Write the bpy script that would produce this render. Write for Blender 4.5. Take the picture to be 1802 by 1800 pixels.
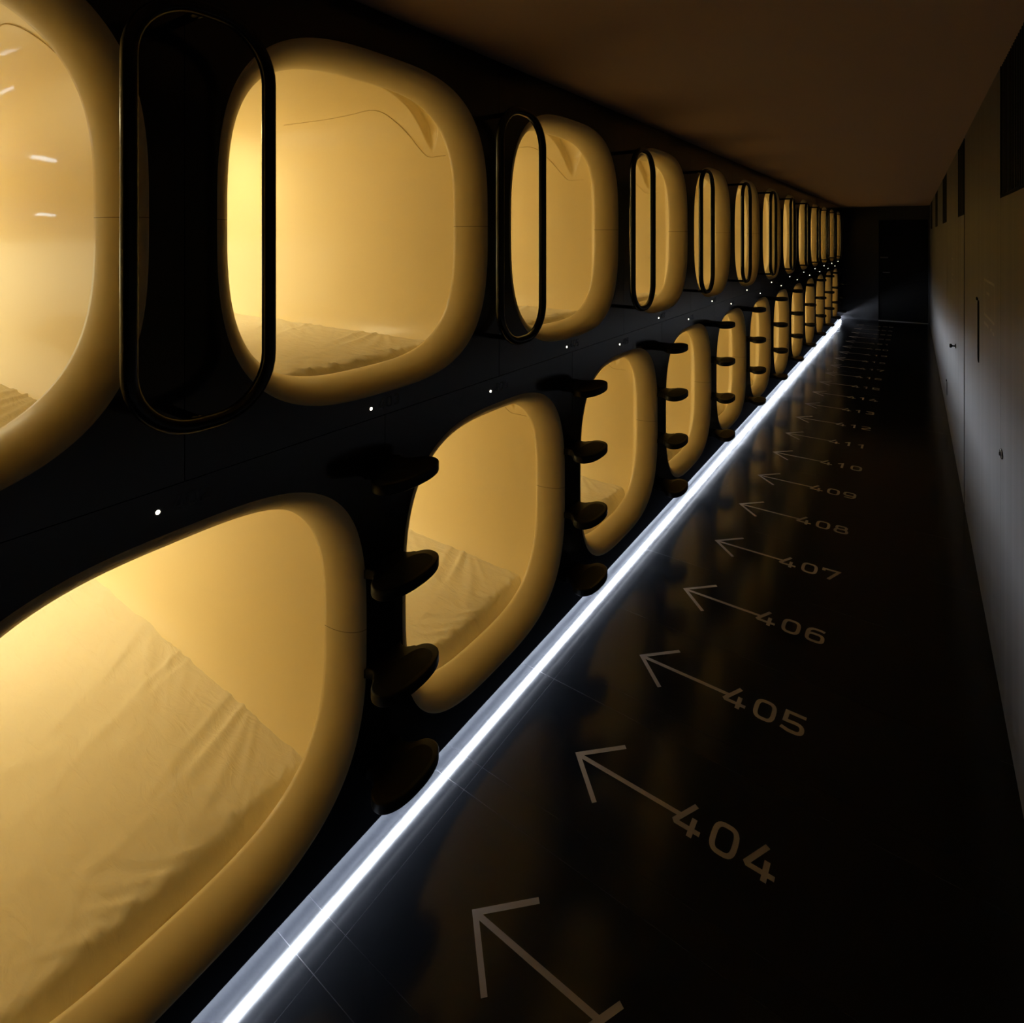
import bpy, bmesh, math, random
from mathutils import Vector, noise as mnoise
sc = bpy.context.scene
for o in list(bpy.data.objects):
    bpy.data.objects.remove(o)
C = sc.collection
PI = math.pi

# ------------------------------------------------------------------ camera, world, exposure
F_PX = 1005.1                      # focal length in pixels of the 1802 px wide frame
YAW = math.atan(706.0 / F_PX)      # optical axis turned away from the corridor direction (+Y)
cam = bpy.data.cameras.new('camera')
cam.sensor_fit = 'HORIZONTAL'
cam.sensor_width = 36.0
cam.lens = 36.0 * F_PX / 1802.0
cam.shift_x = 0.0
cam.shift_y = -(900.0 - 418.0) / 1802.0
cam.clip_start = 0.02
cam.clip_end = 60
camo = bpy.data.objects.new('camera', cam)
C.objects.link(camo)
camo.location = (0, 0, 1.75)
camo.rotation_euler = (PI / 2, 0, YAW)
sc.camera = camo

world = bpy.data.worlds.new('world')
sc.world = world
world.use_nodes = True
world.node_tree.nodes['Background'].inputs[0].default_value = (0, 0, 0, 1)
world.node_tree.nodes['Background'].inputs[1].default_value = 0.0

sc.view_settings.view_transform = 'Standard'
sc.view_settings.look = 'None'
sc.view_settings.exposure = 0.0
sc.view_settings.gamma = 1.0
sc.view_settings.use_curve_mapping = False
try:
    sc.cycles.use_denoising = True
    sc.cycles.max_bounces = 10
    sc.cycles.diffuse_bounces = 8
    sc.cycles.glossy_bounces = 4
    sc.cycles.sample_clamp_indirect = 4.0
    sc.cycles.use_light_tree = True
    sc.cycles.caustics_reflective = True
except Exception:
    pass

POD_LAMP = 11.8        # radiance of the lamp panels inside the capsules
STRIP = 120.0          # radiance of the light strip's face towards the floor
FILL_UP = 120.0       # and of an upward fill added for the wall, screened by the capsule front

# ------------------------------------------------------------------ layout (metres)
XW = -1.249            # plane of the black capsule front
XR = 0.272             # right wall
H = 2.40               # ceiling
YB, YE = -2.0, 14.3    # corridor ends
S = 0.555              # half the capsule pitch
Y0 = 1.14              # centre of capsule 403
ZU, ZL = 1.790, 0.657  # heights of capsule centres
ZSEAM = 1.239
ZKICK = 0.09
AIN, AOUT, LIP = 0.43, 0.487, 0.11

# ------------------------------------------------------------------ helpers
def new_mat(name):
    m = bpy.data.materials.new(name)
    m.use_nodes = True
    nt = m.node_tree
    return m, nt, nt.nodes['Principled BSDF']

def simple(name, col, rough=0.5, spec=0.5, metal=0.0, coat=0.0, coat_rough=0.1):
    m, nt, b = new_mat(name)
    b.inputs['Base Color'].default_value = (*col, 1)
    b.inputs['Roughness'].default_value = rough
    b.inputs['Specular IOR Level'].default_value = spec
    b.inputs['Metallic'].default_value = metal
    b.inputs['Coat Weight'].default_value = coat
    b.inputs['Coat Roughness'].default_value = coat_rough
    return m

def emitter(name, col, strength, sample=True):
    m = bpy.data.materials.new(name)
    m.use_nodes = True
    nt = m.node_tree
    nt.nodes.clear()
    e = nt.nodes.new('ShaderNodeEmission')
    e.inputs[0].default_value = (*col, 1)
    e.inputs[1].default_value = strength
    o = nt.nodes.new('ShaderNodeOutputMaterial')
    nt.links.new(e.outputs[0], o.inputs[0])
    if not sample:
        m.cycles.emission_sampling = 'NONE'
    elif 'strip' in name or 'upper' in name:
        m.cycles.emission_sampling = 'FRONT'
    return m

def obj(name, bm, mat, parent=None, smooth=False, loc=None):
    me = bpy.data.meshes.new(name)
    bm.normal_update()
    bm.to_mesh(me)
    bm.free()
    o = bpy.data.objects.new(name, me)
    if mat:
        me.materials.append(mat)
    if smooth:
        me.shade_smooth()
    C.objects.link(o)
    if parent:
        o.parent = parent
    if loc:
        o.location = loc
    return o

def thing(name, label, cat, loc=(0, 0, 0), group=None):
    o = bpy.data.objects.new(name, None)
    C.objects.link(o)
    o.location = loc
    o.empty_display_size = 0.05
    o['label'] = label
    o['category'] = cat
    if group:
        o['group'] = group
    return o

def tag(o, label, cat, group=None):
    o['label'] = label
    o['category'] = cat
    if group:
        o['group'] = group
    return o

def dup(root, loc, label=None, group=None):
    r = root.copy()
    C.objects.link(r)
    r.location = loc
    if label:
        r['label'] = label
    if group:
        r['group'] = group
    for ch in list(root.children):
        c = ch.copy()
        C.objects.link(c)
        c.parent = r
        for g in list(ch.children):
            d = g.copy()
            C.objects.link(d)
            d.parent = c
    return r

def struct(name, bm, mat, smooth=False):
    o = obj(name, bm, mat, smooth=smooth)
    o['kind'] = 'structure'
    return o

def add_box(bm, lo, hi):
    x0, y0, z0 = lo
    x1, y1, z1 = hi
    v = [bm.verts.new(p) for p in ((x0, y0, z0), (x1, y0, z0), (x1, y1, z0), (x0, y1, z0),
                                   (x0, y0, z1), (x1, y0, z1), (x1, y1, z1), (x0, y1, z1))]
    for f in ((0, 3, 2, 1), (4, 5, 6, 7), (0, 1, 5, 4), (1, 2, 6, 5), (2, 3, 7, 6), (3, 0, 4, 7)):
        bm.faces.new([v[i] for i in f])
    return v

def box(lo, hi, bev=0.0, seg=2):
    bm = bmesh.new()
    add_box(bm, lo, hi)
    if bev:
        bmesh.ops.bevel(bm, geom=bm.edges[:], offset=bev, segments=seg, affect='EDGES', profile=0.5)
    return bm

def tube(bm, pts, r, closed=False, n=10):
    """sweep a circle of radius r along a polyline"""
    rings = []
    m = len(pts)
    up = None
    for i, p in enumerate(pts):
        a = pts[(i - 1) % m] if (closed or i > 0) else p
        b = pts[(i + 1) % m] if (closed or i < m - 1) else p
        t = (Vector(b) - Vector(a)).normalized()
        if up is None:
            up = Vector((1, 0, 0)) if abs(t.x) < 0.9 else Vector((0, 0, 1))
        u = (up - t * up.dot(t)).normalized()
        up = u
        w = t.cross(u)
        rings.append([bm.verts.new(Vector(p) + (u * math.cos(2 * PI * k / n) + w * math.sin(2 * PI * k / n)) * r) for k in range(n)])
    cnt = m if closed else m - 1
    for i in range(cnt):
        A, B = rings[i], rings[(i + 1) % m]
        for k in range(n):
            bm.faces.new((A[k], A[(k + 1) % n], B[(k + 1) % n], B[k]))
    if not closed:
        bm.faces.new(list(reversed(rings[0])))
        bm.faces.new(rings[-1])

def sup(t, a, n, b=None):
    b = a if b is None else b
    c, s_ = math.cos(t), math.sin(t)
    return (a * math.copysign(abs(c) ** (2.0 / n), c), b * math.copysign(abs(s_) ** (2.0 / n), s_))

def rings_mesh(rings, cap=False):
    bm = bmesh.new()
    vs = [[bm.verts.new(p) for p in r] for r in rings]
    n = len(vs[0])
    for A, B in zip(vs, vs[1:]):
        for k in range(n):
            bm.faces.new((A[k], A[(k + 1) % n], B[(k + 1) % n], B[k]))
    if cap:
        bm.faces.new(vs[-1])
    return bm

# ------------------------------------------------------------------ materials
def pod_material(name, base, rough, coat, seam):
    m, nt, b = new_mat(name)
    N, L = nt.nodes, nt.links
    b.inputs['Base Color'].default_value = (*base, 1)
    b.inputs['Roughness'].default_value = rough
    b.inputs['Specular IOR Level'].default_value = 0.35
    b.inputs['Coat Weight'].default_value = coat
    b.inputs['Coat Roughness'].default_value = 0.06
    tc = N.new('ShaderNodeTexCoord')
    nz = N.new('ShaderNodeTexNoise')
    nz.inputs['Scale'].default_value = 3.5
    nz.inputs['Detail'].default_value = 2
    L.new(tc.outputs['Object'], nz.inputs['Vector'])
    bp = N.new('ShaderNodeBump')
    bp.inputs['Strength'].default_value = 0.12
    bp.inputs['Distance'].default_value = 0.02
    L.new(nz.outputs['Fac'], bp.inputs['Height'])
    L.new(bp.outputs['Normal'], b.inputs['Normal'])
    L.new(bp.outputs['Normal'], b.inputs['Coat Normal'])
    if seam:    # the thin parting line where the upper and the lower half of the surround meet
        sp = N.new('ShaderNodeSeparateXYZ')
        L.new(tc.outputs['Object'], sp.inputs[0])
        ab = N.new('ShaderNodeMath'); ab.operation = 'ABSOLUTE'
        L.new(sp.outputs['Z'], ab.inputs[0])
        lt = N.new('ShaderNodeMath'); lt.operation = 'LESS_THAN'
        lt.inputs[1].default_value = 0.0008
        L.new(ab.outputs[0], lt.inputs[0])
        mx = N.new('ShaderNodeMix'); mx.data_type = 'RGBA'
        L.new(lt.outputs[0], mx.inputs['Factor'])
        mx.inputs['A'].default_value = (*base, 1)
        mx.inputs['B'].default_value = (base[0] * .35, base[1] * .3, base[2] * .25, 1)
        L.new(mx.outputs['Result'], b.inputs['Base Color'])
    return m

M_SHELL = pod_material('cream_plastic', (0.86, 0.74, 0.47), 0.42, 0.10, False)
M_COLLAR = pod_material('cream_plastic_surround', (0.80, 0.67, 0.40), 0.38, 0.06, True)
M_GROOVE = simple('shell_groove', (0.74, 0.61, 0.36), 0.6)

def sheet_material():
    m, nt, b = new_mat('bed_sheet')
    N, L = nt.nodes, nt.links
    b.inputs['Base Color'].default_value = (0.78, 0.72, 0.58, 1)
    b.inputs['Roughness'].default_value = 0.85
    b.inputs['Specular IOR Level'].default_value = 0.15
    tc = N.new('ShaderNodeTexCoord')
    mp = N.new('ShaderNodeMapping')
    mp.inputs['Scale'].default_value = (5, 14, 5)
    mp.inputs['Rotation'].default_value = (0, 0, 0.5)
    L.new(tc.outputs['Object'], mp.inputs['Vector'])
    nz = N.new('ShaderNodeTexNoise')
    nz.inputs['Scale'].default_value = 1.6
    nz.inputs['Detail'].default_value = 5
    nz.inputs['Distortion'].default_value = 0.8
    L.new(mp.outputs[0], nz.inputs['Vector'])
    bp = N.new('ShaderNodeBump')
    bp.inputs['Strength'].default_value = 0.55
    bp.inputs['Distance'].default_value = 0.012
    L.new(nz.outputs['Fac'], bp.inputs['Height'])
    L.new(bp.outputs['Normal'], b.inputs['Normal'])
    return m
M_SHEET = sheet_material()

def fascia_material():
    m, nt, b = new_mat('black_panel')
    N, L = nt.nodes, nt.links
    b.inputs['Base Color'].default_value = (0.010, 0.0098, 0.0105, 1)
    b.inputs['Roughness'].default_value = 0.15
    b.inputs['Specular IOR Level'].default_value = 0.45
    return m
M_FASCIA = fascia_material()
M_BLACK = simple('satin_black', (0.003, 0.003, 0.003), 0.24, 0.4)
M_RUBBER = simple('black_rubber', (0.005, 0.004, 0.0035), 0.5, 0.22)
M_DARK = simple('matt_black', (0.004, 0.004, 0.0045), 0.9, 0.05)
M_GREY = simple('dark_grey_print', (0.035, 0.035, 0.038), 0.3)
M_MARK = simple('beige_floor_paint', (0.24, 0.195, 0.15), 0.6, 0.3)

def floor_material():
    m, nt, b = new_mat('polished_black_floor')
    N, L = nt.nodes, nt.links
    geo = N.new('ShaderNodeNewGeometry')
    sp = N.new('ShaderNodeSeparateXYZ')
    L.new(geo.outputs['Position'], sp.inputs[0])
    def math_(op, a, bv=None):
        n = N.new('ShaderNodeMath'); n.operation = op
        for i, x in enumerate((a, bv)):
            if x is None: continue
            if isinstance(x, (int, float)): n.inputs[i].default_value = x
            else: L.new(x, n.inputs[i])
        return n.outputs[0]
    def line(coord, start, period, w):
        q = math_('PINGPONG', math_('SUBTRACT', coord, start), period / 2)   # 0 at start + k*period
        return math_('LESS_THAN', q, w)
    l1 = line(sp.outputs['Y'], 0.839, S, 0.0008)
    l2 = line(sp.outputs['Y'], 0.839 + 0.093, S, 0.0006)
    l3 = line(sp.outputs['X'], -1.165, 6.0, 0.0006)
    lines = math_('MAXIMUM', math_('MAXIMUM', l1, math_('MULTIPLY', l2, 0.6)), math_('MULTIPLY', l3, 0.7))
    nz = N.new('ShaderNodeTexNoise')
    nz.inputs['Scale'].default_value = 2.2
    nz.inputs['Detail'].default_value = 4
    L.new(geo.outputs['Position'], nz.inputs['Vector'])
    mr = N.new('ShaderNodeMapRange')
    mr.inputs['To Min'].default_value = 0.11
    mr.inputs['To Max'].default_value = 0.19
    L.new(nz.outputs['Fac'], mr.inputs['Value'])
    rg = math_('ADD', mr.outputs[0], math_('MULTIPLY', lines, 0.12))
    L.new(rg, b.inputs['Roughness'])
    mx = N.new('ShaderNodeMix'); mx.data_type = 'RGBA'
    L.new(lines, mx.inputs['Factor'])
    mx.inputs['A'].default_value = (0.0055, 0.006, 0.0075, 1)
    mx.inputs['B'].default_value = (0.016, 0.016, 0.019, 1)
    L.new(mx.outputs['Result'], b.inputs['Base Color'])
    b.inputs['Specular IOR Level'].default_value = 0.24
    nb = N.new('ShaderNodeTexNoise')
    nb.inputs['Scale'].default_value = 9
    nb.inputs['Detail'].default_value = 3
    L.new(geo.outputs['Position'], nb.inputs['Vector'])
    bp = N.new('ShaderNodeBump')
    bp.inputs['Strength'].default_value = 0.10
    bp.inputs['Distance'].default_value = 0.004
    L.new(nb.outputs['Fac'], bp.inputs['Height'])
    L.new(bp.outputs['Normal'], b.inputs['Normal'])
    return m
M_FLOOR = floor_material()

def wallR_material():
    m, nt, b = new_mat('dark_grained_laminate')
    N, L = nt.nodes, nt.links
    tc = N.new('ShaderNodeTexCoord')
    mp = N.new('ShaderNodeMapping')
    mp.inputs['Scale'].default_value = (1, 13, 0.12)
    L.new(tc.outputs['Object'], mp.inputs['Vector'])
    nz = N.new('ShaderNodeTexNoise')
    nz.inputs['Scale'].default_value = 1.5
    nz.inputs['Detail'].default_value = 5
    L.new(mp.outputs[0], nz.inputs['Vector'])
    cr = N.new('ShaderNodeValToRGB')
    cr.color_ramp.elements[0].position = 0.36
    cr.color_ramp.elements[0].color = (0.016, 0.0145, 0.0145, 1)
    cr.color_ramp.elements[1].position = 0.64
    cr.color_ramp.elements[1].color = (0.044, 0.040, 0.040, 1)
    L.new(nz.outputs['Fac'], cr.inputs[0])
    L.new(cr.outputs[0], b.inputs['Base Color'])
    b.inputs['Roughness'].default_value = 0.46
    b.inputs['Specular IOR Level'].default_value = 0.5
    return m
M_WALLR = wallR_material()

M_CEIL = simple('dark_painted_ceiling', (0.33, 0.235, 0.19), 0.9, 0.1)
M_POD_LAMP = emitter('warm_lamp', (1.0, 0.895, 0.52), POD_LAMP)
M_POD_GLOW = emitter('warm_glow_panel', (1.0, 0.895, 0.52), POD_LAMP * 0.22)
M_STRIP = emitter('cool_light_strip', (0.80, 0.88, 1.0), STRIP)
M_FILL_UP = emitter('cool_fill_upper', (0.82, 0.88, 1.0), FILL_UP)  # fill glow, no real lamp face; grades the right wall
M_LED = emitter('indicator_led', (1.0, 0.88, 0.62), 12.0, sample=False)
M_DISP = emitter('blue_white_display', (0.6, 0.85, 1.0), 22.0, sample=False)
M_PANEL = simple('tan_control_panel', (0.40, 0.27, 0.12), 0.5)

# ------------------------------------------------------------------ the room
struct('floor', box((-3.50, YB, -0.05), (XR + 0.1, YE + 0.1, 0.0)), M_FLOOR)
struct('ceiling', box((-3.50, YB, H), (XR + 0.1, YE + 0.1, H + 0.05)), M_CEIL)
struct('wall_right', box((XR + 0.022, YB, 0.0), (XR + 0.1, YE + 0.1, H)), M_DARK)
struct('wall_back', box((-3.50, YB - 0.1, 0.0), (XR + 0.1, YB, H)), M_DARK)
struct('wall_left', box((-3.50, YB, 0.0), (-3.42, YE, H)), M_DARK)
struct('baseboard_left', box((-1.42, YB, 0.0), (-1.34, YE, 0.105)), simple('pale_kickboard', (0.66, 0.68, 0.70), 0.6, 0.3))

# end wall with a recessed dark door and its pale threshold
DX0, DX1, DZ = -0.60, 0.250, 2.12
bm = bmesh.new()
add_box(bm, (-3.50, YE, 0), (DX0, YE + 0.1, H))
add_box(bm, (DX0, YE, DZ), (XR + 0.1, YE + 0.1, H))
add_box(bm, (DX1, YE, 0), (XR + 0.1, YE + 0.1, DZ))
struct('wall_front', bm, simple('end_wall_paint', (0.030, 0.030, 0.034), 0.6, 0.3))
d = struct('door_1', box((DX0 + 0.004, YE + 0.055, 0.012), (DX1 - 0.004, YE + 0.095, DZ - 0.004), 0.002), simple('dark_door', (0.003, 0.003, 0.0035), 0.5, 0.1))
bm = bmesh.new()
tube(bm, [(DX0 + 0.08, YE + 0.055, 1.02), (DX0 + 0.08, YE + 0.02, 1.02), (DX0 + 0.20, YE + 0.02, 1.02)], 0.009)
obj('door_handle', bm, simple('brushed_handle', (0.4, 0.4, 0.4), 0.3, 0.5, 1.0), d, True)
struct('trim_1', box((DX0, YE + 0.005, 0.0), (DX1, YE + 0.05, 0.010), 0.002), simple('threshold_metal', (0.45, 0.45, 0.46), 0.45, 0.5, 0.6))
bm = bmesh.new()      # small pale lettering-like plate beside the handle side of the door
add_box(bm, (DX0 + 0.03, YE + 0.051, 1.315), (DX0 + 0.17, YE + 0.0545, 1.345))
tag(obj('door_plate', bm, simple('pale_plate', (0.10, 0.10, 0.10), 0.5)), 'small grey plate on the dark door at the end of the corridor', 'sign')

# right wall: two layers of panels, vents, pulls and knobs
panels = [(YB, 1.90), (1.90, 2.855), (2.855, 4.695), (4.765, 5.36), (5.36, 7.11), (7.118, 8.04), (8.044, 9.68), (9.684, 10.60), (10.604, 12.3), (12.304, 13.2), (13.204, YE)]
vents = {1: 1.900, 3: 1.900, 5: 1.905, 7: 1.905, 9: 1.905}
ORD = ['first', 'second', 'third', 'fourth', 'fifth', 'sixth', 'seventh', 'eighth', 'ninth', 'tenth', 'eleventh', 'twelfth', 'thirteenth',
       'fourteenth', 'fifteenth', 'sixteenth', 'seventeenth', 'eighteenth', 'nineteenth', 'twentieth', 'twenty-first', 'twenty-second', 'twenty-third', 'twenty-fourth']
bmw = bmesh.new()
for i, (a, b_) in enumerate(panels):
    top = vents.get(i, H)
    add_box(bmw, (XR, a + 0.0015, 0.004), (XR + 0.020, b_ - 0.0015, top))
struct('trim_2', bmw, M_WALLR)
vn = 0
for i, z in vents.items():
    a, b_ = panels[i]
    v = thing('ventilation_grille', '%s dark slatted ventilation grille under the ceiling, counted from the camera end' % ORD[vn], 'vent', (XR, (a + b_) / 2, z), 'wall vents under the ceiling')
    vn += 1
    hw = (b_ - a) / 2 - 0.003
    hh = H - z
    obj('backing', box((0.0165, -hw, 0), (0.0195, hw, hh)), M_DARK, v)
    bm = bmesh.new()
    for q in ((-hw, -hw + 0.012), (hw - 0.012, hw)):
        add_box(bm, (-0.001, q[0], 0), (0.0165, q[1], hh))
    add_box(bm, (-0.001, -hw + 0.012, 0), (0.0165, hw - 0.012, 0.012))
    obj('frame', bm, M_DARK, v)
    ns = int((2 * hw - 0.03) / 0.036)
    bm = bmesh.new()
    for k in range(ns):
        y = -hw + 0.02 + (k + 0.5) * (2 * hw - 0.04) / ns
        add_box(bm, (0.001, y - 0.006, 0.012), (0.0165, y + 0.006, hh))
    obj('slats', bm, simple('slat_black', (0.004, 0.004, 0.004), 0.7, 0.15), v)

def pull(y, z0, z1, hy, lab):
    t = thing('pull_handle', lab, 'handle', (XR, y, z0), 'slot pulls on the long wall')
    hz = (z1 - z0) / 2
    rr_ = [[(x, sup(2 * PI * k / 40, hy * q, 6, hz - hy * (1 - q))[0], hz + sup(2 * PI * k / 40, hy * q, 6, hz - hy * (1 - q))[1]) for k in range(40)]
           for x, q in ((0, 1), (-0.002, 1), (-0.002, 0.8), (-0.0004, 0.78))]
    obj('slot', rings_mesh(rr_, True), M_DARK, t)
    obj('catch', box((-0.006, -0.012 + hy, 2 * hz - 0.004), (0.0, hy + 0.035, 2 * hz + 0.010), 0.002), M_DARK, t)
pull(3.74, 1.117, 1.432, 0.040, 'long slim black vertical pull slot in the grained wall, beside the printed sign')
pull(7.05, 0.206, 0.333, 0.045, 'short black slot low in the grained wall, far down the corridor')

def knob(y, z, flat, lab):
    t = thing('lock_fitting', lab, 'knob', (XR, y, z), 'black door fittings on the long wall')
    n_ = 24
    if flat:
        sets = (('rose', [(0, .038, .017), (-0.003, .038, .017), (-0.0045, .034, .013)]), ('thumb_turn', [(-0.004, .004, .007), (-0.008, .004, .007), (-0.009, .002, .005)]))
    else:
        sets = (('rose', [(0, .018, .018), (-0.004, .018, .018), (-0.006, .014, .014)]), ('neck', [(-0.005, .006, .006), (-0.024, .006, .006)]),
                ('grip', [(-0.022, .007, .007), (-0.026, .015, .015), (-0.036, .016, .016), (-0.040, .011, .011), (-0.041, .003, .003)]))
    for nm, prof in sets:
        rs_ = [[(x, a * math.cos(2 * PI * k / n_), b_ * math.sin(2 * PI * k / n_)) for k in range(n_)] for x, a, b_ in prof]
        obj(nm, rings_mesh(rs_, True), M_BLACK, t, nm != 'rose')
knob(2.806, 0.939, True, 'small flat black lock fitting on the grained wall just beyond the first seam')
knob(5.63, 0.904, False, 'small round black door knob on the grained wall beyond the long pull slot')

# faint printed sign beside the long pull: an outlined box with short strokes under it
def stroke(bm, pts, w, z=0.0, closed=False, mapf=None):
    """flat ribbon of width w along 2-D points, mitred"""
    n = len(pts)
    L_, R_ = [], []
    for i in range(n):
        p = Vector(pts[i])
        a = Vector(pts[(i - 1) % n]) if (closed or i > 0) else None
        b_ = Vector(pts[(i + 1) % n]) if (closed or i < n - 1) else None
        d1 = (p - a).normalized() if a is not None else None
        d2 = (b_ - p).normalized() if b_ is not None else None
        if d1 is None: d1 = d2
        if d2 is None: d2 = d1
        n1 = Vector((-d1.y, d1.x)); n2 = Vector((-d2.y, d2.x))
        m_ = (n1 + n2)
        m_ = m_.normalized() if m_.length > 1e-6 else n1
        k = (w / 2) / max(0.35, m_.dot(n1))
        L_.append(p + m_ * k); R_.append(p - m_ * k)
    f_ = mapf or (lambda x, y: (x, y, z))
    lv = [bm.verts.new(f_(*p)) for p in L_]
    rv = [bm.verts.new(f_(*p)) for p in R_]
    for i in range(n if closed else n - 1):
        j = (i + 1) % n
        bm.faces.new((rv[i], rv[j], lv[j], lv[i]))

bm = bmesh.new()
mf = lambda x, y: (XR - 0.0006, 3.25 - x, 1.47 + y)
stroke(bm, [(-0.20, -0.075), (0.20, -0.075), (0.20, 0.085), (-0.20, 0.085)], 0.012, closed=True, mapf=mf)
for a_, b_ in (((-0.10, 0.03), (0.02, 0.03)), ((-0.16, -0.02), (-0.16, -0.055)), ((-0.20, -0.115), (-0.02, -0.115)), ((0.06, -0.115), (0.10, -0.115)), ((0.14, -0.12), (0.2, -0.12))):
    stroke(bm, [a_, b_], 0.013, mapf=mf)
bmesh.ops.recalc_face_normals(bm, faces=bm.faces[:])
tag(obj('wall_sign', bm, simple('faint_print', (0.20, 0.185, 0.16), 0.6)), 'faint outlined sign printed on the grained wall beside the long black pull', 'sign')
bm = bmesh.new()
mf = lambda x, y: (XR - 0.0006, 6.1 - x, 1.50 + y)
stroke(bm, [(-0.15, -0.06), (0.15, -0.06), (0.15, 0.07), (-0.15, 0.07)], 0.014, closed=True, mapf=mf)
stroke(bm, [(-0.15, -0.11), (0.12, -0.11)], 0.014, mapf=mf)
tag(obj('wall_sign', bm, bpy.data.materials['faint_print']), 'faint sign printed further down the grained wall, past the second round knob', 'sign')

# ------------------------------------------------------------------ capsule parts (local: X 0 = front plane, Y along wall, Z up, origin at the opening's centre)
NA = 128
NEXP_IN, NEXP_OUT = 3.1, 3.1
def ring(x, a, n):
    return [(x, *sup(2 * PI * k / NA, a, n)) for k in range(NA)]

def panel_bm(z_lo, z_hi, half=S):
    """black front panel with a rounded-square hole, thickness 18 mm"""
    g = 0.001
    lo, hi, hw = z_lo + g, z_hi - g, half - g
    bm = bmesh.new()
    inner, outer = [], []
    for k in range(NA):
        t = 2 * PI * k / NA
        y, z = sup(t, AOUT, NEXP_OUT)
        inner.append((y, z))
        c, s_ = y, z
        kk = min(hw / abs(c) if abs(c) > 1e-6 else 1e9, (hi / s_ if s_ > 1e-6 else (lo / s_ if s_ < -1e-6 else 1e9)))
        outer.append((c * kk, s_ * kk))
    # snap the outer points nearest the corners onto them
    for cy, cz in ((hw, hi), (hw, lo), (-hw, hi), (-hw, lo)):
        i = min(range(NA), key=lambda q: (outer[q][0] - cy) ** 2 + (outer[q][1] - cz) ** 2)
        outer[i] = (cy, cz)
    fi = [bm.verts.new((0, y, z)) for y, z in inner]
    fo = [bm.verts.new((0, y, z)) for y, z in outer]
    bo = [bm.verts.new((-0.018, y, z)) for y, z in outer]
    for k in range(NA):
        j = (k + 1) % NA
        bm.faces.new((fi[k], fo[k], fo[j], fi[j]))
        bm.faces.new((fo[k], bo[k], bo[j], fo[j]))
    return bm

def collar_bm():
    rs = []
    m = 16
    rs.append(ring(-0.004, AOUT + 0.003, NEXP_OUT))
    for i in range(m + 1):
        q = (PI / 2) * i / m
        # quarter ellipse from the front plane to the inner lip
        x = -LIP * math.sin(q) ** 1.0 * 1.0
        x = -LIP * (1 - math.cos(q))
        a = AIN + (AOUT - AIN) * (1 - math.sin(q))
        rs.append(ring(x + 0.0, a, NEXP_OUT))
    rs.append(ring(-LIP - 0.004, AIN + 0.003, NEXP_IN))
    rs.append(ring(-LIP - 0.005, AIN + 0.012, NEXP_IN))
    bm = rings_mesh(rs)
    bmesh.ops.reverse_faces(bm, faces=bm.faces[:])
    return bm

def shell_bm():
    """tunnel of the capsule; its upper corners carry a moulded crescent recess just behind the opening"""
    NS = 320
    def rg(x, a, n):
        return [(x, *sup(2 * PI * k / NS, a, n)) for k in range(NS)]
    rs = [rg(-LIP - 0.005, AIN + 0.012, NEXP_IN), rg(-LIP - 0.012, 0.470, 3.4), rg(-LIP - 0.02, 0.488, 3.8), rg(-LIP - 0.04, 0.496, 4.3)]
    x = -0.16
    while x > -0.345:
        rs.append(rg(x, 0.5, 4.5))
        x -= 0.005
    for x in (-0.36, -0.4, -0.5, -0.65, -0.8, -1.1, -1.4, -1.7, -1.9):
        rs.append(rg(x, 0.5, 4.5))
    for i in range(1, 9):
        q = (PI / 2) * i / 8
        rs.append(rg(-1.95 - 0.12 * math.sin(q), 0.5 - 0.12 * (1 - math.cos(q)), 4.5))
    for a in (0.3, 0.2, 0.1, 0.03):
        rs.append(rg(-2.07, a, 4.5))
    def interp(tab, v):
        if v <= tab[0][0]: return tab[0][1]
        for (a0, b0), (a1, b1) in zip(tab, tab[1:]):
            if v <= a1: return b0 + (b1 - b0) * (v - a0) / (a1 - a0)
        return tab[-1][1]
    TA = [(30.8, -0.276), (36.5, -0.300), (41.9, -0.311), (47.6, -0.315), (54.0, -0.311), (62.8, -0.295), (72, -0.255), (78, -0.21)]
    TB = [(30.8, -0.272), (33.5, -0.252), (37, -0.235), (42, -0.20), (47, -0.165), (78, -0.165)]
    out = []
    for r in rs:
        row = []
        for (x, y, z) in r:
            if -0.34 < x < -0.13 and z > 0.2:
                a = math.degrees(math.atan2(z, abs(y)))
                if 30.8 < a < 78:
                    xa, xb = interp(TA, a), interp(TB, a)
                    if xa < x < xb:
                        t = (x - xa) / max(1e-4, xb - xa)
                        w_ = min(1, (x - xa) / 0.010) * (1 - t) ** 0.4
                        w_ *= min(1, (a - 30.8) / 8) * min(1, (78 - a) / 22)
                        k = 1 + 0.034 * w_ / math.hypot(y, z)
                        y, z = y * k, z * k
            row.append((x, y, z))
        out.append(row)
    bm = rings_mesh(out, True)
    bmesh.ops.reverse_faces(bm, faces=bm.faces[:])
    return bm

def smooth_path(pts, n=6):
    out = []
    P = [Vector(p) for p in pts]
    for i in range(len(P) - 1):
        p0 = P[max(i - 1, 0)]; p1 = P[i]; p2 = P[i + 1]; p3 = P[min(i + 2, len(P) - 1)]
        for k in range(n):
            t = k / n
            out.append(0.5 * ((2 * p1) + (p2 - p0) * t + (2 * p0 - 5 * p1 + 4 * p2 - p3) * t * t + (3 * p1 - p0 - 3 * p2 + p3) * t ** 3))
    out.append(P[-1])
    return out

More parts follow.
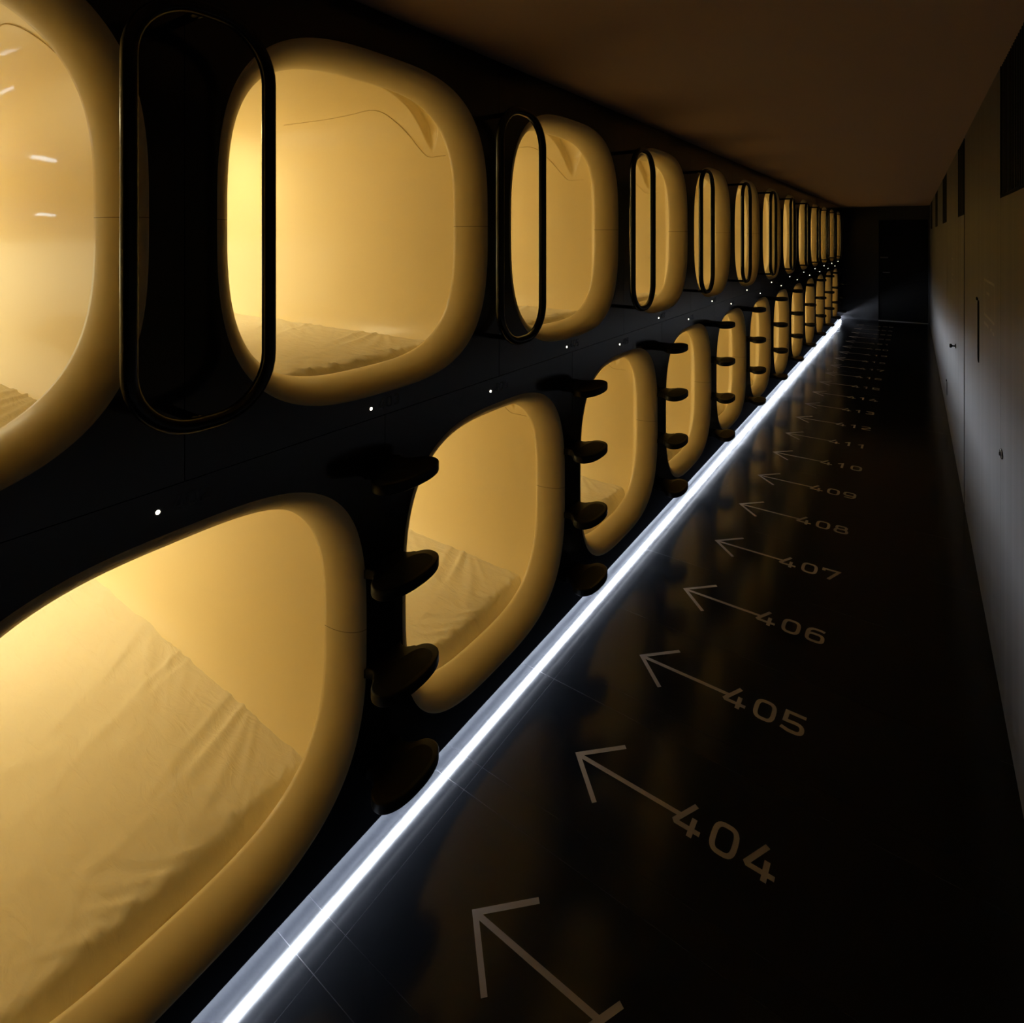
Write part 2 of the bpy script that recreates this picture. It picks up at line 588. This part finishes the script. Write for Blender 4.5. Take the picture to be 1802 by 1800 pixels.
CREASE = [(-0.207, 0.493, 0.273), (-0.248, 0.493, 0.273), (-0.286, 0.493, 0.273), (-0.312, 0.492, 0.284), (-0.345, 0.484, 0.32), (-0.379, 0.471, 0.364),
          (-0.407, 0.452, 0.4), (-0.431, 0.43, 0.428), (-0.452, 0.405, 0.449), (-0.481, 0.387, 0.46), (-0.525, 0.382, 0.463), (-0.618, 0.386, 0.461),
          (-0.734, 0.388, 0.460), (-0.875, 0.384, 0.462), (-1.067, 0.374, 0.466)]

def crease_bm(sgn):
    bm = bmesh.new()
    pts = smooth_path(CREASE, 5)
    tube(bm, [(p.x, sgn * p.y * 0.9965, p.z * 0.9965) for p in pts], 0.0013, n=6)
    return bm

def oval_bm(cy, cz, ry, rz, x0, x1, n=3.0, seg=40):
    bm = bmesh.new()
    a = [bm.verts.new((x0, cy + sup(2 * PI * k / seg, ry, n)[0], cz + sup(2 * PI * k / seg, rz, n)[1])) for k in range(seg)]
    b_ = [bm.verts.new((x1, v.co.y, v.co.z)) for v in a]
    for k in range(seg):
        j = (k + 1) % seg
        bm.faces.new((a[k], a[j], b_[j], b_[k]))
    bm.faces.new(b_)
    return bm

# digit outlines as centre-line strokes; cell 0.076 wide, 0.105 high
def rr(x0, y0, x1, y1, n=3.2, seg=28):
    cx, cy, rx, ry = (x0 + x1) / 2, (y0 + y1) / 2, (x1 - x0) / 2, (y1 - y0) / 2
    return [(cx + sup(2 * PI * k / seg, rx, n, ry)[0], cy + sup(2 * PI * k / seg, rx, n, ry)[1]) for k in range(seg)]
def arc(cx, cy, rx, ry, a0, a1, n=2.6, seg=12):
    o = []
    for k in range(seg + 1):
        x, y = sup(math.radians(a0 + (a1 - a0) * k / seg), rx, n, ry)
        o.append((cx + x, cy + y))
    return o
GL = {
    '0': [(rr(.008, .008, .068, .097), True)],
    '1': [([(.012, .078), (.042, .097), (.042, 0)], False)],
    '2': [([(.006, .078)] + arc(.037, .075, .031, .022, 165, -20) + [(.062, .060), (.012, .030), (.009, .008), (.074, .008)], False)],
    '3': [([(.006, .097), (.040, .097)] + arc(.044, .0755, .023, .0215, 80, -90) + [(.024, .054)], False), (arc(.044, .031, .024, .023, 90, -90) + [(.004, .008)], False)],
    '4': [([(.050, .105), (.008, .029), (.012, .024), (.082, .024)], False), ([(.057, .062), (.057, 0)], False)],
    '5': [([(.074, .097), (.012, .097), (.010, .052), (.016, .052)] + arc(.042, .031, .026, .023, 90, -90) + [(.026, .008), (.001, .016)], False)],
    '6': [([(.072, .092), (.056, .097)] + arc(.038, .052, .030, .045, 95, 180) + [(.008, .035)], False), (rr(.008, .008, .068, .062), True)],
    '7': [([(.006, .074), (.006, .097), (.074, .097), (.034, 0)], False)],
    '8': [(rr(.013, .056, .063, .097), True), (rr(.008, .008, .068, .056), True)],
    '9': [(rr(.008, .043, .068, .097), True), ([(.068, .070)] + arc(.038, .053, .030, .045, 0, -90) + [(.008, .011)], False)],
}
def glyph_bm(ch, k=1.0, w=0.0155, mapf=None):
    bm = bmesh.new()
    for i, (pts, cl) in enumerate(GL[ch]):
        dz = 0.0001 * i
        f_ = (lambda x, y, d=dz: (x, y, d)) if mapf is None else (lambda x, y, d=dz: mapf(x, y, d))
        stroke(bm, [(p[0] * k, p[1] * k) for p in pts], w * k, closed=cl, mapf=f_)
    return bm

# ---- mattress mesh with a creased fitted sheet
def mattress_bm():
    random.seed(7)
    folds = []
    for i in range(30):      # gathers running in from the long edges
        x0 = random.choice((-1.72, -1.25, -1.22, -0.98, -0.95, -0.6)) + random.uniform(-0.10, 0.10)
        side = 1 if random.random() < 0.75 else -1
        ang = -random.uniform(0.45, 1.25)
        folds.append((x0, 0.485 * side, math.cos(ang), math.sin(ang) * side, random.uniform(0.3, 0.85), random.uniform(0.006, 0.017), random.uniform(0.0025, 0.0065), random.uniform(-0.25, 0.1) * side))
    for i in range(70):      # short soft creases all over
        ang = random.uniform(-0.9, 0.3) + (PI if random.random() < 0.5 else 0)
        folds.append((random.uniform(-1.6, -0.25), random.uniform(-0.42, 0.42), math.cos(ang), math.sin(ang), random.uniform(0.06, 0.28), random.uniform(0.004, 0.010), random.uniform(0.0010, 0.0028), random.uniform(-0.8, 0.8)))
    for i in range(45):    # small crumples along the front edge
        y0 = random.uniform(-0.42, 0.42)
        ang = PI + random.uniform(-0.9, 0.9)
        folds.append((-0.19 + random.uniform(-0.02, 0.03), y0, math.cos(ang), math.sin(ang), random.uniform(0.05, 0.2), random.uniform(0.004, 0.010), random.uniform(0.003, 0.007), 0.3))
    bm = bmesh.new()
    xs = []
    x = -0.155
    while x > -2.03:
        xs.append(x)
        x -= 0.0055 if x > -0.45 else (0.009 if x > -1.1 else 0.02)
    ny = 110
    rows = []
    for x in xs:
        row = []
        for j in range(ny + 1):
            y = -0.49 + 0.98 * j / ny
            z = 0.0
            for (fx, fy, dx, dy, ln, wd, amp, cv) in folds:
                px_, py_ = x - fx, y - fy
                al = px_ * dx + py_ * dy
                if al < -0.02 or al > ln: continue
                t = max(al, 0) / ln
                ac = -px_ * dy + py_ * dx - cv * al * al
                ww = wd * (0.7 + 1.6 * t)
                if abs(ac) > 4 * ww: continue
                z += amp * (1 - t) * math.exp(-(ac / ww) ** 2) * min(1, (al + 0.02) / 0.05)
            z += 0.0035 * mnoise.noise((x * 3, y * 3, 0)) + 0.0016 * mnoise.noise((x * 11, y * 7, 3)) + 0.0008 * mnoise.noise((x * 26 + y * 14, y * 20, 7))
            z *= min(1.0, (0.490 - abs(y)) / 0.09 + 0.02)
            # rounded front edge with puckers
            e = (x + 0.215)
            if e > 0:
                t = min(1, e / 0.062)
                z -= 0.085 * (1 - math.sqrt(max(0, 1 - t * t)))
                z += 0.007 * t * mnoise.noise((x * 22, y * 16, 1.5))
            ey = abs(y) - 0.46
            if ey > 0:
                z -= 0.010 * (ey / 0.03) ** 2
            row.append(bm.verts.new((x, y, z - 0.428)))
        rows.append(row)
    for A, B in zip(rows, rows[1:]):
        for k in range(ny):
            bm.faces.new((A[k], A[k + 1], B[k + 1], B[k]))
    # front skirt
    f_ = [bm.verts.new((v.co.x - 0.004, v.co.y, -0.545 + 0.06)) for v in rows[0]]
    for k in range(ny):
        bm.faces.new((rows[0][k + 1], rows[0][k], f_[k], f_[k + 1]))
    bmesh.ops.recalc_face_normals(bm, faces=bm.faces[:])
    if sum(f.normal.z for f in bm.faces) < 0:
        bmesh.ops.reverse_faces(bm, faces=bm.faces[:])
    return bm

# ---- prototypes (one upper, one lower) --------------------------------------------
def pod_proto(upper):
    zc = ZU if upper else ZL
    p = thing('sleeping_capsule', '', 'capsule', (XW, 0, zc))
    pb = panel_bm(ZSEAM - zc, H - 0.002 - zc) if upper else panel_bm(ZKICK - zc, ZSEAM - zc)
    obj('front_panel', pb, M_FASCIA, p)
    return p
def finish_proto(p, upper, share=None):
    parts = {}
    if share is None:
        col = obj('surround', collar_bm(), M_COLLAR, p, True)
        sh = obj('inner_shell', shell_bm(), M_SHELL, p, True)
        for sgn in (1, -1):
            obj('seam_line', crease_bm(sgn), M_GROOVE, sh, True)
        cp = obj('control_panel', oval_bm(-0.02, 0.17, 0.29, 0.20, -2.068, -2.055), M_PANEL, p)
        for (y, z) in ((0.10, 0.31), (0.10, 0.065)):
            obj('display', box((-2.0555, y - 0.045, z - 0.006), (-2.052, y + 0.045, z + 0.006)), M_DISP, cp)
        obj('lamp', box((-1.75, -0.22, 0.478), (-1.45, 0.22, 0.492), 0.004), M_POD_LAMP, p)
        obj('glow_panel', box((-2.068, -0.38, -0.34), (-2.050, 0.38, -0.06), 0.008), M_POD_GLOW, p)
    else:
        for ch in share.children:
            if ch.name.split('.')[0] in ('front_panel', 'indicator_light'):
                continue
            c = ch.copy(); C.objects.link(c); c.parent = p
            for g in ch.children:
                d_ = g.copy(); C.objects.link(d_); d_.parent = c
    zl = (1.268 - ZU) if upper else (1.195 - ZL)
    bm = bmesh.new()
    bmesh.ops.create_uvsphere(bm, u_segments=16, v_segments=8, radius=0.0043)
    for v in bm.verts:
        v.co.x *= 0.5
        v.co += Vector((0.0005, -0.052, zl))
    obj('indicator_light', bm, M_LED, p, True)

upA = pod_proto(True); finish_proto(upA, True)
loA = pod_proto(False); finish_proto(loA, False, upA)

mat0 = obj('mattress', mattress_bm(), M_SHEET, None, True)
mat0.location = (XW, 0, ZU)
mat0['category'] = 'mattress'

def room_number(parent, number, upper):
    zl = (1.268 - ZU) if upper else (1.195 - ZL)
    bm = bmesh.new()
    k = 0.30
    for i, ch in enumerate(number):
        for j, (pts, cl) in enumerate(GL[ch]):
            stroke(bm, [((p[0] * k) + i * 0.0285, p[1] * k) for p in pts], 0.015 * k, closed=cl,
                   mapf=lambda x, y, d=0.0002 * j: (0.0006 + d, -0.052 + 0.028 + x, zl - 0.010 + y))
    bmesh.ops.recalc_face_normals(bm, faces=bm.faces[:])
    obj('room_number', bm, M_GREY, parent)

usedU = usedL = usedM = False
iu = il = 0
for n in range(-2, 23):
    number = str(403 + n)
    y = Y0 + S * n
    upper = (n % 2 == 0)
    if upper:
        lab = '%s glowing capsule of the upper row, counted from the camera end' % ORD[iu]
        mlab = 'cream sheeted mattress inside the %s capsule of the upper row' % ORD[iu]
        iu += 1
        if not usedU: p = upA; p['label'] = lab; p.location.y = y; usedU = True
        else: p = dup(upA, (XW, y, ZU), lab)
        p['group'] = 'capsules of the upper row'
    else:
        if n < -1: continue
        lab = '%s glowing capsule of the lower row, counted from the camera end' % ORD[il]
        mlab = 'cream sheeted mattress inside the %s capsule of the lower row' % ORD[il]
        il += 1
        if not usedL: p = loA; p['label'] = lab; p.location.y = y; usedL = True
        else: p = dup(loA, (XW, y, ZL), lab)
        p['group'] = 'capsules of the lower row'
    # copies inherit the first capsule's number: drop it before adding the right one
    if upper:
        mlabel_z = ZU
    else:
        mlabel_z = ZL
    if not usedM:
        m_ = mat0; usedM = True
    else:
        m_ = mat0.copy(); C.objects.link(m_)
    m_.location = (XW, y, mlabel_z)
    m_['label'] = mlab
    m_['group'] = 'mattresses in the capsules'
    p['_n'] = number
for o in [o for o in C.objects if '_n' in o.keys()]:
    room_number(o, o['_n'], o.location.z > 1.2)
    del o['_n']

# plain black wall around the capsules
bm = bmesh.new()
add_box(bm, (XW - 0.02, YB, ZSEAM), (XW, Y0 - 3 * S - 0.001, H))
add_box(bm, (XW - 0.02, YB, ZKICK), (XW, Y0 - 2 * S - 0.001, ZSEAM - 0.002))
add_box(bm, (XW - 0.02, Y0 + 23 * S + 0.001, ZSEAM), (XW, YE, H))
add_box(bm, (XW - 0.02, Y0 + 22 * S + 0.001, ZKICK), (XW, YE, ZSEAM - 0.002))
struct('trim_4', bm, M_FASCIA)
# underside return of the front, above the light strip
struct('trim_3', box((-1.34, YB, ZKICK + 0.008), (XW - 0.018, YE, ZKICK + 0.014)), M_DARK)

# ------------------------------------------------------------------ light strip under the front
ls = thing('light_strip', 'long cool white light strip hidden under the capsule wall, shining on the floor', 'lamp', (-1.290, 0, 0.066))
obj('housing', box((-0.013, YB + 0.01, -0.003), (0.013, YE - 0.02, 0.003), 0.0), M_DARK, ls)
seg = 48
for nm, z_, mt, flip in (('diffuser', -0.0036, M_STRIP, False), ('upper_fill', 0.0036, M_FILL_UP, True)):  # second, upward face is added only to light the right wall
    bm = bmesh.new()
    vs = []
    for i in range(seg + 1):
        y = YB + 0.02 + (YE - YB - 0.05) * i / seg
        vs.append((bm.verts.new((-0.0125, y, z_)), bm.verts.new((0.0125, y, z_))))
    for A, B in zip(vs, vs[1:]):
        bm.faces.new((A[0], A[1], B[1], B[0]) if flip else (A[0], B[0], B[1], A[1]))
    obj(nm, bm, mt, ls)
for k in range(9):
    obj('clip', box((-0.010, YB + 1.0 + 1.8 * k, 0.0040), (-0.004, YB + 1.012 + 1.8 * k, 0.0320), 0.0), M_DARK, ls)

# ------------------------------------------------------------------ hand loops between the upper capsules
def loop_path(hw, z0, z1, r, n=10):
    pts = []
    for (cy, cz, a0) in ((hw - r, z1 - r, 90), (hw - r, z0 + r, 0), (-hw + r, z0 + r, -90), (-hw + r, z1 - r, 180)):
        for k in range(n + 1):
            a = math.radians(a0 - 90 * k / n)
            pts.append((0, cy + r * math.cos(a), cz + r * math.sin(a)))
    return pts
hl = thing('hand_loop', '', 'handrail', (XW + 0.113, 0, 1.79), 'tall black hand loops on the capsule wall')
bm = bmesh.new()
tube(bm, loop_path(0.134, -0.403, 0.406, 0.118), 0.0145, closed=True, n=14)
obj('rail', bm, M_BLACK, hl, True)
for z in (-0.403, 0.406):
    bm = bmesh.new()
    tube(bm, [(0.0, 0, z), (-0.113, 0, z)], 0.009, n=12)
    obj('bracket', bm, M_BLACK, hl, True)
first = True
for q in range(0, 12):
    n = 2 * q
    y = Y0 + S * n - 0.568
    lab = '%s tall black hand loop along the upper capsules, counted from the camera end' % ORD[q]
    if first: hl.location.y = y; hl['label'] = lab; first = False
    else: dup(hl, (XW + 0.113, y, 1.79), lab)

# ------------------------------------------------------------------ steps below the upper capsules
def step_bm():
    half = [(0.0, 0.070), (0.008, 0.063), (0.020, 0.060), (0.032, 0.063), (0.040, 0.070), (0.046, 0.079)]
    for k in range(0, 27):
        a = math.radians(148 - 148 * k / 26)
        x_, y_ = sup(a, 0.056, 2.25, 0.114)
        if y_ > 0.0008:
            half.append((0.0945 + x_, y_))
    half = [p for i_, p in enumerate(half) if i_ < 6 or p[0] > 0.050]
    pts = half + [(x, -y) for x, y in reversed(half)]
    P = [Vector((x, y, 0)) for x, y in pts]
    bm = bmesh.new()
    vs = [bm.verts.new(p) for p in P]
    f_ = bm.faces.new(vs)
    if f_.normal.z < 0: pass
    r = bmesh.ops.extrude_face_region(bm, geom=[f_])
    for v in r['geom']:
        if isinstance(v, bmesh.types.BMVert): v.co.z += 0.030
    for v in bm.verts: v.co.z -= 0.015
    bmesh.ops.recalc_face_normals(bm, faces=bm.faces[:])
    ed = [e for e in bm.edges if abs(e.verts[0].co.z - e.verts[1].co.z) < 1e-6]
    bmesh.ops.bevel(bm, geom=ed, offset=0.005, segments=3, affect='EDGES', profile=0.5)
    return bm
stp = thing('wall_step', '', 'step', (XW, 0, 1), 'rounded black steps on the capsule wall')
obj('tread', step_bm(), M_RUBBER, stp, True)
bm = bmesh.new()
pts = []
for k in range(24):
    x, y = sup(2 * PI * k / 24, 0.040, 2.6, 0.088)
    pts.append((0.097 + x, y))
vs = [bm.verts.new((x, y, 0.0156)) for x, y in pts]
bm.faces.new(vs)
obj('grip_pad', bm, simple('dark_grip', (0.009, 0.007, 0.006), 0.65, 0.12), stp)
HN = ['lowest', 'second lowest', 'third', 'topmost']
first = True
for q in range(0, 12):
    for j, z in enumerate((0.256, 0.537, 0.814, 1.090)):
        lab = '%s black step of the %s ladder along the capsule wall' % (HN[j], ORD[q])
        loc = (XW, Y0 + S * 2 * q - 0.008, z)
        if first: stp.location = loc; stp['label'] = lab; first = False
        else: dup(stp, loc, lab)

# ------------------------------------------------------------------ floor arrows and numbers
def arrow_bm():
    bm = bmesh.new()
    w = 0.0155
    tip = (-0.929, 0)
    stroke(bm, [(-0.808, 0.118), tip, (-0.808, -0.118)], w, z=0.0)
    stroke(bm, [(-0.922, 0), (-0.574, 0)], w, z=0.0001)
    return bm
glyph_mesh = {}
ar = None
for n in range(0, 23):
    num = str(403 + n)
    t = thing('painted_arrow', '%s arrow with capsule number painted on the floor, counted from the camera end, reading %s' % (ORD[n], num), 'floor marking',
              (0, 1.157 + S * n, 0.0006), 'arrows and numbers along the floor')
    if ar is None:
        ar = obj('arrow', arrow_bm(), M_MARK, t)
    else:
        a_ = ar.copy(); C.objects.link(a_); a_.parent = t
    for i, ch in enumerate(num):
        if ch not in glyph_mesh:
            g = obj('digit', glyph_bm(ch), M_MARK, t)
            glyph_mesh[ch] = g
        else:
            g = glyph_mesh[ch].copy(); C.objects.link(g); g.parent = t
        g.location = (-0.594 + (0, 0.107, 0.203)[i] - (0.0 if ch == '4' else 0.0) , -0.052, 0.0002)
